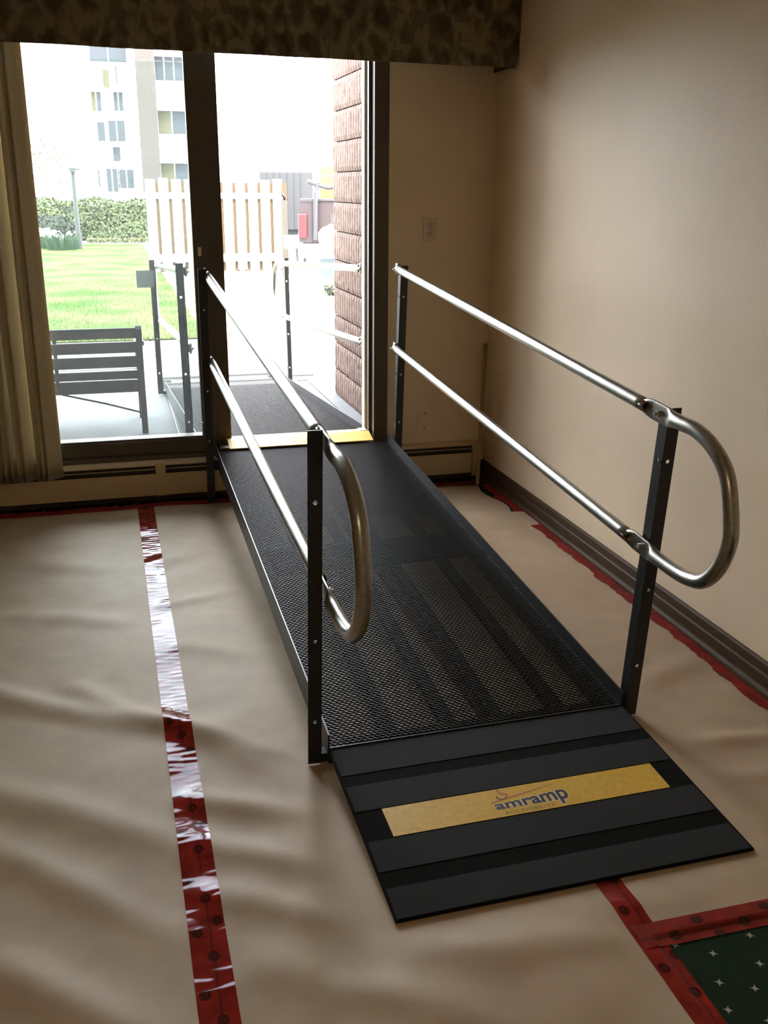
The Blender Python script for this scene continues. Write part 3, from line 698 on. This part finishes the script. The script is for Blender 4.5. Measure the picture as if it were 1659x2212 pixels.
# threshold plate between the two decks
tp = thing('threshold_plate', 'yellow threshold plate bridging the two ramps at the door sill', 'plate', (0.915, 4.86, 0.262))
MB().prism([(-0.012, 0.004), (0.085, 0.030), (0.240, 0.006), (0.240, 0.001), (0.085, 0.025), (-0.012, -0.001)][::-1], 'x', -0.385, 0.375).build('folded_plate', M_YELLOW, tp)
def ptext(V, F):
    xa = min(v[0] for v in V); xb = max(v[0] for v in V); n = Vector((0, -0.026, 0.097)).normalized()
    out = []
    for x, y, _ in V:
        u = -0.06+0.17*(x-xa)/(xb-xa); t = 0.30+0.55*y; p = Vector((u, -0.012+0.097*t, 0.004+0.026*t)) + n*0.0006; out.append(tuple(p))
    MB().add(out, F).build('lettering', mat('faded_lettering', (0.30, 0.22, 0.12), 0.6), tp, recalc=False)
ptext(*text_mesh('amramp', 1.0))
MB().box(-0.43, -0.385, -0.004, 0.05, 0.004, 0.008).build('corner_bracket', M_BOLT, tp)
MB().box(0.33, 0.37, 0.10, 0.16, 0.0285, 0.032).build('edge_clip', M_BOLT, tp)

# leaning dowel
dn = Vector((1.845, 4.735, 0.012)); dt = Vector((1.928, 4.905, 0.745))
o = tag(MB().tube([dn, dn.lerp(dt, 0.5), dt], 0.011, 12).build('wooden_dowel', M_DOWEL, smooth=False), 'slim brown wooden stick leaning in the corner behind the ramp', 'stick')

# ================================================================== OUTDOORS
ZG = 0.05
struct(box('ground', M_DRIVE, -60, 60, YO, 120, -0.2, 0.035), 'pale sunlit concrete ground beyond the patio', 'ground')
pt = thing('patio', 'grey concrete patio slab outside the patio door', 'patio', (0, 0, 0)); pt['kind'] = 'structure'
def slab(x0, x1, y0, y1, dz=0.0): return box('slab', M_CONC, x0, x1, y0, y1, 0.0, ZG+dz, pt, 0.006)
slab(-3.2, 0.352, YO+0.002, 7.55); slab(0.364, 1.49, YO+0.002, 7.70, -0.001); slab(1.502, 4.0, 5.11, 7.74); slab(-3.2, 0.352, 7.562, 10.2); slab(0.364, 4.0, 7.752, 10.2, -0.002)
tag(MB().box(-0.12, 0.10, -0.06, 0.06, 0.0, 0.006).build('drain_cover', M_POSTW), 'small dark drain cover set in the pale concrete', 'drain').location = (1.49, 7.98, ZG-0.001)
# lawn: gently uneven turf with a fringe of blades at the patio edge
nx, ny = 80, 90; vs = []; fs = []
for j in range(ny+1):
    for i in range(nx+1):
        x = -14 + 14.95*i/nx; y = 10.22 + (28.3-10.22)*(j/ny)**1.6
        vs.append((x, y, ZG + 0.012*noise.noise((x*1.1, y*1.1, 0)) + 0.006 + 0.004*noise.noise((x*5, y*5, 3))))
for j in range(ny):
    for i in range(nx):
        a = j*(nx+1)+i; fs.append((a, a+1, a+nx+2, a+nx+1))
lawn = tag(MB().add(vs, fs).build('lawn', M_GRASS, smooth=True, recalc=False), 'sunlit green lawn beyond the patio', 'lawn', None, 'stuff')
bl_ = MB()
for k in range(9000):
    y = 10.2 + 7*random.random()**2.2; x = -2.6+3.5*random.random(); h = 0.02+0.035*random.random(); a = random.random()*PI; lx, ly = random.uniform(-.012,.012), random.uniform(-.012,.012)
    bl_.add([(x-0.003*math.cos(a), y-0.003*math.sin(a), ZG), (x+0.003*math.cos(a), y+0.003*math.sin(a), ZG), (x+lx, y+ly, ZG+h)], [(0,1,2)])
tag(bl_.build('grass_blades', M_GRASS, lawn, recalc=False), None, None, None, 'stuff')

# roof overhang above the patio (out of frame), shades the first metres
struct(box('roof_overhang', M_BWHITE, -8, 8, YW-0.6, 5.75, 2.72, 2.95), 'roof overhang above the patio door', 'roof')
struct(box('trim_1', M_BWHITE, -8, -3.4, YW, YO, -0.1, 2.72), 'outer house wall beyond the room on the left', 'wall')

# split-face block wing wall to the right of the door
bw = thing('wall_outside', 'ribbed reddish split-face block wing wall right of the open door', 'wall', (1.62, 5.11, ZG)); bw['kind'] = 'structure'
CH = 0.1985
box('mortar_core', M_MORTAR, 0.012, 0.185, 0.0, 2.05, -0.01, 14*CH, bw)
def block_mesh(idx, y0, y1, z0, z1, endcap):
    # fluted face toward -x, rough vertical ribs; the exposed end is ribbed as well
    rib = 0.066; n = max(2, int((y1-y0)/rib)); sub = 8; nz_ = 7; cols = []
    for i in range(n*sub+1):
        t = i/(n*sub); y = y0+(y1-y0)*t; ph = (i % sub)/sub
        cols.append((y, 0.030*abs(math.sin(PI*ph))**0.55))
    vs = []; fs = []
    for i, (y, dpt) in enumerate(cols):
        for k in range(nz_+1):
            z = z0+(z1-z0)*k/nz_; rou = 0.0035*noise.noise((y*38, z*34, idx*3.7)); ed = 0.006 if k in (0, nz_) else 0.0
            yw_ = 0.005*noise.noise((y*14, z*18, idx*2.3+9))
            vs.append((0.004 - dpt - rou + ed, y+yw_, z))
    for i in range(len(cols)-1):
        for k in range(nz_):
            a = i*(nz_+1)+k; fs.append((a, a+1, a+nz_+2, a+nz_+1))
    m0 = len(cols)*(nz_+1)
    mb = MB().add(vs, fs)
    mb.box(0.006, 0.19, y0, y1, z0+0.003, z1-0.003)
    if endcap:
        vs = []; fs = []; n2 = 4; c2 = [(x, 0.012*abs(math.sin(PI*((i % 5)/5)))**0.6) for i, x in enumerate(np.linspace(0.0, 0.19, n2*5+1))]
        for x, dpt in c2:
            for k in range(5): vs.append((x, y1 + dpt + 0.004*noise.noise((x*40, k*2.0, idx)), z0+(z1-z0)*k/4))
        for i in range(len(c2)-1):
            for k in range(4): a = i*5+k; fs.append((a, a+1, a+6, a+5))
        mb.add(vs, fs)
    return mb.build('block', M_BRICK, bw, recalc=False)
for c_ in range(14):
    z0, z1 = c_*CH+0.004, (c_+1)*CH-0.004
    edges = [0.05, 1.045, 2.045] if c_ % 2 == 0 else [0.05, 0.54, 1.545, 2.045]
    for k in range(len(edges)-1):
        block_mesh(c_*7+k, edges[k]+0.002, edges[k+1]-0.002, z0, z1, k == len(edges)-2)

lw_ = struct(box('wall_outside', M_BRICK, -1.34, -1.14, 5.105, 7.15, 0.0, 2.715), 'block wing wall left of the patio, outside the frame', 'wall')

# ------------------------------------------------------------------ bench on the patio (seen from behind)
be = thing('garden_bench', 'dark weathered slatted bench on the patio seen from behind', 'bench', (-0.30, 6.2, ZG))
def bx_(name, m, x0, x1, y0, y1, z0, z1, bev=0.004): return box(name, m, x0, x1, y0, y1, z0, z1, be, bev)
for z0, z1 in ((0.600, 0.664), (0.511, 0.578), (0.421, 0.490)):
    lean = 0.05*(z0-0.4)
    bx_('back_slat', M_BENCH, -0.66, 0.435, 0.0-lean, 0.022-lean, z0, z1)
bx_('back_slat', M_BENCH, -0.66, 0.435, 0.012, 0.034, 0.345, 0.398)
bx_('seat_rail', M_BENCH, -0.66, 0.435, 0.018, 0.045, 0.262, 0.338)
for k in range(5): bx_('seat_slat', M_BENCH, -0.66, 0.435, 0.062+0.085*k, 0.136+0.085*k, 0.338, 0.358)
for x in (-0.66, -0.19+0.0, 0.435):
    if x == -0.19: continue
    xo = x
    mb = MB(); mb.prism([(-0.012, 0.0), (0.030, 0.0), (0.038, 0.33), (0.012, 0.668), (-0.004, 0.682), (-0.024, 0.676), (-0.036, 0.655), (-0.006, 0.33)], 'x', xo-0.001, xo+0.036)
    mb.build('rear_leg', M_BENCH, be, 0.003)
    MB().prism([(0.43, 0.0), (0.475, 0.0), (0.48, 0.55), (0.44, 0.55)], 'x', xo-0.001, xo+0.036).build('front_leg', M_BENCH, be, 0.003)
    MB().box(xo-0.012, xo+0.047, 0.0, 0.50, 0.552, 0.578).build('armrest', M_BENCH, be, 0.004)
MB().tube([(-0.045, 0.028, 0.60), (-0.050, 0.026, 0.34), (-0.045, 0.02, 0.30)], 0.012, 8).build('back_brace', M_IRON, be)
MB().tube([(-0.03, 0.03, 0.262), (0.22, 0.03, 0.195), (0.43, 0.03, 0.130)], 0.006, 8).build('tie_rod', M_IRON, be)

# ------------------------------------------------------------------ hedge, lamp post, flowers
def leaf_cloud(mb, n, fn, size):
    for k in range(n):
        p, nn = fn(); s = size*random.uniform(0.6, 1.3)
        a = Vector((random.gauss(0,1), random.gauss(0,1), random.gauss(0,1))).normalized(); b = a.cross(Vector(nn)+Vector((0.01,0.02,0.03))).normalized()
        p = Vector(p); mb.add([p-a*s, p+b*s*0.5, p+a*s, p-b*s*0.5], [(0,1,2,3)])
hd = thing('hedge', 'clipped green hedge behind the lamp post across the lawn', 'hedge', (-0.6, 31.5, 0.0))
def hedge_pt():
    x = random.uniform(-3.4, 2.2); t = random.random()
    top = 1.12 + 0.10*noise.noise((x*1.3, 0, 0))
    if t < 0.5:
        y = random.uniform(-1.3, 1.3); return (x, y, top*(0.97+0.08*random.random()) - 0.10*(y/1.3)**2 + 0.06*noise.noise((x*2.1, y*2.1, 1))), (0,0,1)
    z = random.uniform(0.12, top); return (x, -1.33-0.18*noise.noise((x*1.8, z*2.4, 2)) - 0.1*random.random() + 0.25*(z/top)**3, z), (0,-1,0.3)
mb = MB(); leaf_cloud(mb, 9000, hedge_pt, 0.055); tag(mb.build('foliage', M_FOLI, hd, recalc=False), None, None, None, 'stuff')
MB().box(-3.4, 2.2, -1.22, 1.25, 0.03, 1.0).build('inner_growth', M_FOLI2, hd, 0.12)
for k in range(8):
    MB().tube([(-3.0+0.7*k, 0.1*math.sin(k), 0.03), (-2.95+0.7*k, 0.05, 0.5)], 0.03, 6).build('stem', M_BARK, hd)
h2 = thing('low_shrub', 'dark low shrub in front of the hedge at the left', 'shrub', (-1.35, 29.0, 0.03))
def shr():
    a = random.uniform(0, 2*PI); z = random.random()
    r_ = math.sqrt(max(0, 1-(z*0.95)**2)); return (0.75*r_*math.cos(a), 0.5*r_*math.sin(a), 0.06+0.66*z), (math.cos(a), math.sin(a), z)
mb = MB(); leaf_cloud(mb, 2600, shr, 0.05); tag(mb.build('foliage', M_FOLI2, h2, recalc=False), None, None, None, 'stuff')
MB().tube([(0,0,0.03), (0.02,0,0.35)], 0.03, 6).build('stem', M_BARK, h2)
h3 = thing('ground_cover', 'pale low ground-cover plants along the foot of the hedge', 'plants', (0.25, 29.2, 0.0))
mb = MB()
leaf_cloud(mb, 2200, lambda: ((random.uniform(-0.75, 0.95), random.uniform(-0.3, 0.3), 0.05+0.18*random.random()*(0.5+0.5*abs(noise.noise((random.random()*3, 1, 1))))), (0,0,1)), 0.035)
tag(mb.build('foliage', M_TREE, h3, recalc=False), None, None, None, 'stuff')
lp_ = thing('lamp_post', 'slim dark lamp post standing in front of the hedge', 'lamp post', (-0.63, 26.2, 0.062))
MB().tube([(0,0,0), (0,0,0.35), (0,0,0.351), (0,0,1.78)], 0.05, 12, r_list=[0.085, 0.08, 0.055, 0.05]).build('pole', M_LAMP, lp_, smooth=False)
MB().prism([(-0.06, 1.78), (0.06, 1.78), (0.085, 1.86), (0.075, 1.90), (-0.075, 1.90), (-0.085, 1.86)], 'y', -0.12, 0.12).build('lamp_head', M_LAMP, lp_, 0.01)
MB().box(0.05, 0.19, -0.03, 0.03, 1.84, 1.87).build('side_arm', M_LAMP, lp_)
def clump(name, label, loc, n, col_l, flower, hh):
    t = thing(name, label, 'flowers', loc)
    mb = MB()
    for k in range(n):
        a = random.random()*2*PI; r_ = 0.34*math.sqrt(random.random()); x, y = r_*math.cos(a), r_*math.sin(a); h = hh*random.uniform(0.6, 1); lx, ly = 0.12*math.cos(a), 0.12*math.sin(a)
        mb.add([(x-0.012, y, 0), (x+0.012, y, 0), (x+lx*0.5+0.009, y+ly*0.5, h*0.6), (x+lx*0.5-0.009, y+ly*0.5, h*0.6), (x+lx, y+ly, h)], [(0,1,2,3), (3,2,4)])
    tag(mb.build('leaves', col_l, t, recalc=False), None, None, None, 'stuff')
    if flower:
        mb = MB(); leaf_cloud(mb, flower, lambda: ((random.gauss(0, .17), random.gauss(0, .15), hh*random.uniform(0.75, 1.1)), (0, -1, 0.5)), 0.045)
        tag(mb.build('blossoms', M_FLOWW, t, recalc=False), None, None, None, 'stuff')
clump('flower_clump', 'clump of spiky green spring leaves left of the lamp post foot', (-1.02, 25.7, 0.062), 220, M_FLOWG, 25, 0.40)
clump('flower_clump', 'white flowering clump at the far left edge of the lawn', (-1.62, 26.4, 0.062), 120, M_FLOWG, 260, 0.42)

# ------------------------------------------------------------------ board fence
fe = thing('board_fence', 'pale vertical board fence with tan shade-coloured gaps beyond the lawn', 'fence', (0.72, 18.2, 0.035))
pitch = 0.222
nB = 11
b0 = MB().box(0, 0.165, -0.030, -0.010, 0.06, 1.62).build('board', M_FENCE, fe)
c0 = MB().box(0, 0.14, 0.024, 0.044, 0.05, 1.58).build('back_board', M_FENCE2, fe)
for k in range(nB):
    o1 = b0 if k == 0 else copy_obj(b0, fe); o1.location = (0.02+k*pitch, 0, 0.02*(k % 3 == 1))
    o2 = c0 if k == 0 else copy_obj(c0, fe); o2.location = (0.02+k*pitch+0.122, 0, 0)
for z0, z1 in ((0.22, 0.36), (1.30, 1.40)): MB().box(0, nB*pitch, -0.009, 0.022, z0, z1).build('rail', M_FENCE, fe)
MB().box(0, nB*pitch-0.1, -0.046, -0.031, 0.225, 0.355).build('face_rail', M_FENCE, fe)
o = thing('timber_post', 'dark grey timber post at the right end of the board fence', 'post', (3.12, 17.95, 0.035))
MB().box(-0.052, 0.052, -0.05, 0.05, 0.0, 1.28).build('shaft', M_POSTW, o, 0.004)
MB().prism([(-0.055, 1.40), (0.045, 1.28), (0.055, 1.28), (0.055, 1.20), (-0.03, 1.42), (-0.03, 1.62)][::-1], 'y', -0.02, 0.02).build('angled_brace', M_POSTW, o)
o = thing('guard_rail', 'white horizontal rail beside the fence post', 'rail', (3.05, 17.55, 0.035))
MB().box(-0.02, 0.82, -0.03, 0.03, 0.48, 0.70).build('beam', M_WHITE, o, 0.01)
for x in (0.25, 0.7): MB().box(x, x+0.08, 0.031, 0.10, 0.0, 0.72).build('support', M_WHITE, o)

# ------------------------------------------------------------------ pickup truck and trailer
tr = thing('pickup_truck', 'maroon pickup truck parked with its tailgate toward the house', 'truck', (3.50, 13.35, 0.035), -0.36)
def T(name, m, x0, x1, y0, y1, z0, z1, bev=0.01, par=None): return box(name, m, x0, x1, y0, y1, z0, z1, par or tr, bev)
tg = T('tailgate', M_TRUCK, -0.80, 0.80, 0.0, 0.06, 0.78, 1.32)
for x in (-0.55, 0.10):
    T('tailgate_panel', M_TRUCKD, x, x+0.45, -0.012, 0.0, 0.86, 1.16, 0.004, tg)
T('tailgate_handle', M_TRUCKD, -0.12, 0.12, -0.02, 0.0, 1.18, 1.25, 0.01, tg)
T('tailgate_cap', M_TRUCKD, -0.96, 0.96, -0.02, 0.08, 1.322, 1.36, 0.01)
for s in (-1, 1):
    MB().prism([(s*0.80, 0.78), (s*0.98, 0.78), (s*1.0, 1.0), (s*0.96, 1.32), (s*0.80, 1.32)] if s > 0 else [(s*0.80, 0.78), (s*0.80, 1.32), (s*0.96, 1.32), (s*1.0, 1.0), (s*0.98, 0.78)], 'y', 0.0, 2.1).build('bed_side', M_TRUCK, tr)
    T('tail_light', M_TAIL, s*0.93-0.06, s*0.93+0.06, -0.03, -0.001, 0.84, 1.16, 0.02)
    w_ = MB().tube([(s*0.62-0.10, 0.75, 0.36), (s*0.62+0.10, 0.75, 0.36)], 0.36, 28).build('wheel', M_RUBBER, tr)
    MB().tube([(s*0.62-0.104, 0.75, 0.36), (s*0.62+0.104, 0.75, 0.36)], 0.19, 20).build('hub', M_RUBBER, w_)
    w_ = MB().tube([(s*0.78-0.13, 3.9, 0.36), (s*0.78+0.13, 3.9, 0.36)], 0.36, 28).build('wheel', M_RUBBER, tr)
    x = s*0.60
    MB().prism([(x-0.15, 0.58), (x-0.09, 0.18), (x+0.09, 0.18), (x+0.15, 0.58)], 'y', 0.26, 0.275).build('mud_flap', M_FLAP, tr)
T('bed_floor', M_TRUCKD, -0.95, 0.95, 0.07, 2.1, 0.76, 0.82)
T('rear_bumper', M_CHROME, -0.98, 0.98, -0.16, -0.035, 0.58, 0.74, 0.03)
T('cab_lower', M_TRUCK, -0.98, 0.98, 2.15, 4.6, 0.50, 1.25, 0.06)
MB().prism([(2.2, 1.25), (4.0, 1.25), (3.4, 1.82), (2.35, 1.82)], 'x', -0.86, 0.86).build('cab_roof', M_TRUCK, tr, 0.03)
MB().box(-0.72, 0.72, 2.255, 2.27, 1.32, 1.72).build('rear_window', M_PANE, tr)
o = thing('cardboard_box', 'tall tan cardboard box standing in the truck bed', 'box', (3.0, 13.85, 0.856))
MB().box(-0.10, 0.10, -0.10, 0.10, 0.0, 0.95).build('carton', M_CARD, o, 0.004); MB().box(-0.10, 0.10, -0.103, -0.1005, 0.66, 0.69).build('tape_strip', M_STRAW, o); MB().box(-0.10, 0.10, -0.103, -0.1005, 0.82, 0.84).build('tape_strip', M_STRAW, o)
o = thing('equipment_bundle', 'black folded equipment sticking up from the truck bed', 'equipment', (2.84, 13.55, 0.856))
MB().tube([(-0.06,0,0), (-0.05,0,0.62), (-0.02,0,0.74)], 0.035, 8).build('upright', M_TRUCKD, o)
MB().tube([(-0.16,0,0.76), (-0.02,0,0.71), (0.12,0,0.68), (0.30,0,0.70)], 0.028, 8).build('cross_tube', M_TRUCKD, o)
o = thing('pale_bundle', 'pale crumpled bundle hanging at the tailgate', 'bundle', (2.90, 13.02, 0.775))
bm = bmesh.new(); bmesh.ops.create_icosphere(bm, subdivisions=3, radius=0.17)
for v in bm.verts:
    k = 1+0.45*noise.noise(v.co*9); v.co = Vector((v.co.x*k, v.co.y*0.5*k, v.co.z*0.85*k + 0.15))
me = bpy.data.meshes.new('cloth'); bm.to_mesh(me); bm.free(); me.materials.append(M_STRAW); c_ = bpy.data.objects.new('cloth', me); COL.objects.link(c_); c_.parent = o
tl = thing('box_trailer', 'pale grey ribbed trailer parked behind the pickup truck', 'trailer', (3.32, 19.4, 0.035))
MB().box(-0.40, 0.62, 0.0, 1.6, 0.72, 1.78).build('body', M_GREYV, tl, 0.01)
for k in range(7): MB().box(-0.40+0.13*k, -0.385+0.13*k, -0.012, 0.0, 0.74, 1.76).build('rib', M_GREYV, tl)
MB().box(-0.36, 0.58, 0.1, 1.5, 0.52, 0.72).build('chassis', M_RUBBER, tl)
for x in (-0.40, 0.44): MB().tube([(x-0.02, 0.6, 0.28), (x+0.10, 0.6, 0.28)], 0.28, 20).build('wheel', M_RUBBER, tl)
sh = thing('dry_plants', 'pale dry plants growing beside the block wall end', 'plants', (2.80, 12.4, 0.035))
mb = MB(); leaf_cloud(mb, 260, lambda: ((random.uniform(-.16, .2), random.uniform(-.1, .1), 0.02+0.30*random.random()), (0, 0, 1)), 0.022); tag(mb.build('foliage', M_TREE, sh, recalc=False), None, None, None, 'stuff')

# ------------------------------------------------------------------ apartment building far across
ap = thing('apartment_building', 'pale apartment building with brown brick pier beyond the hedge', 'building', (0, 60, 0.03))
box('facade', M_BWHITE, -9.0, 9.0, 0.6, 9, 0, 13.5, ap)
pier = MB().box(2.36, 3.36, -0.3, 0.6, 0, 13.5).build('brick_pier', M_BBRICK, ap)
def win(x0, x1, z0, z1, m=M_PANE, y=0.6, nm=1):
    fr = MB().box(x0-0.05, x1+0.05, y-0.05, y-0.001, z0-0.05, z1+0.05).build('window', M_BWHITE, ap)
    wd_ = (x1-x0)/nm
    for k in range(nm): MB().box(x0+k*wd_+0.03, x0+(k+1)*wd_-0.03, y-0.075, y-0.051, z0, z1).build('pane', m if k % 2 == 0 or m == M_PANE else M_PANE, fr)
for zf in (11.3, 8.45, 5.65, 2.85):   # window bays right of the pier, slabs between
    win(3.40, 5.0, zf-1.30, zf-0.08, M_PANE if zf > 6 else M_PANE2, 0.60, 3 if zf > 8 else 2)
    win(3.40, 5.0, zf-2.60+1.25, zf-1.38, M_PANE2, 0.60, 2)
    MB().box(3.38, 9.0, 0.2, 0.6, zf-0.04, zf+0.10).build('floor_slab', M_BWHITE, ap)
    MB().box(3.38, 9.0, 0.15, 0.6, zf-1.42+0.0, zf-1.34).build('transom', M_BWHITE, ap)
for x0, x1, z0, z1, m in ((0.55,0.95,6.6,7.6,M_PANE2),(1.25,1.38,6.9,7.8,M_PANE),(-0.15,0.42,5.45,6.45,M_PANE2),(1.05,1.6,5.5,6.6,M_PANE),(0.05,0.5,3.9,4.9,M_PANE),(0.65,1.6,3.9,5.0,M_PANE),(0.8,1.25,2.85,3.6,M_PANE),
                          (-0.12,0.02,1.45,2.4,M_PANE),(0.35,1.0,1.2,2.45,M_PANE),(1.05,1.9,1.4,2.4,M_PANE),(-0.05,1.95,8.0,8.9,M_PANE)):
    win(x0, x1, z0, z1, m, 0.6, 2 if x1-x0 > 0.5 else 1)
for zf in (3.75, 6.55): MB().box(-4.0, 2.3, 0.25, 0.6, zf-0.08, zf+0.10).build('floor_slab', M_BWHITE, ap)
tree = thing('spring_tree', 'pale budding tree at the far left behind the hedge', 'tree', (-3.1, 44, 0.03))
MB().tube([(0,0,0), (0.05,0,1.4), (0.1,0.1,2.8)], 0.1, 8, r_list=[0.16, 0.11, 0.06]).build('trunk', M_BARK, tree)
mb = MB(); leaf_cloud(mb, 2400, lambda: ((random.gauss(0, .8), random.gauss(0, .8), 2.6+random.gauss(0, .75)), (0,0,1)), 0.07); tag(mb.build('foliage', M_TREE, tree, recalc=False), None, None, None, 'stuff')
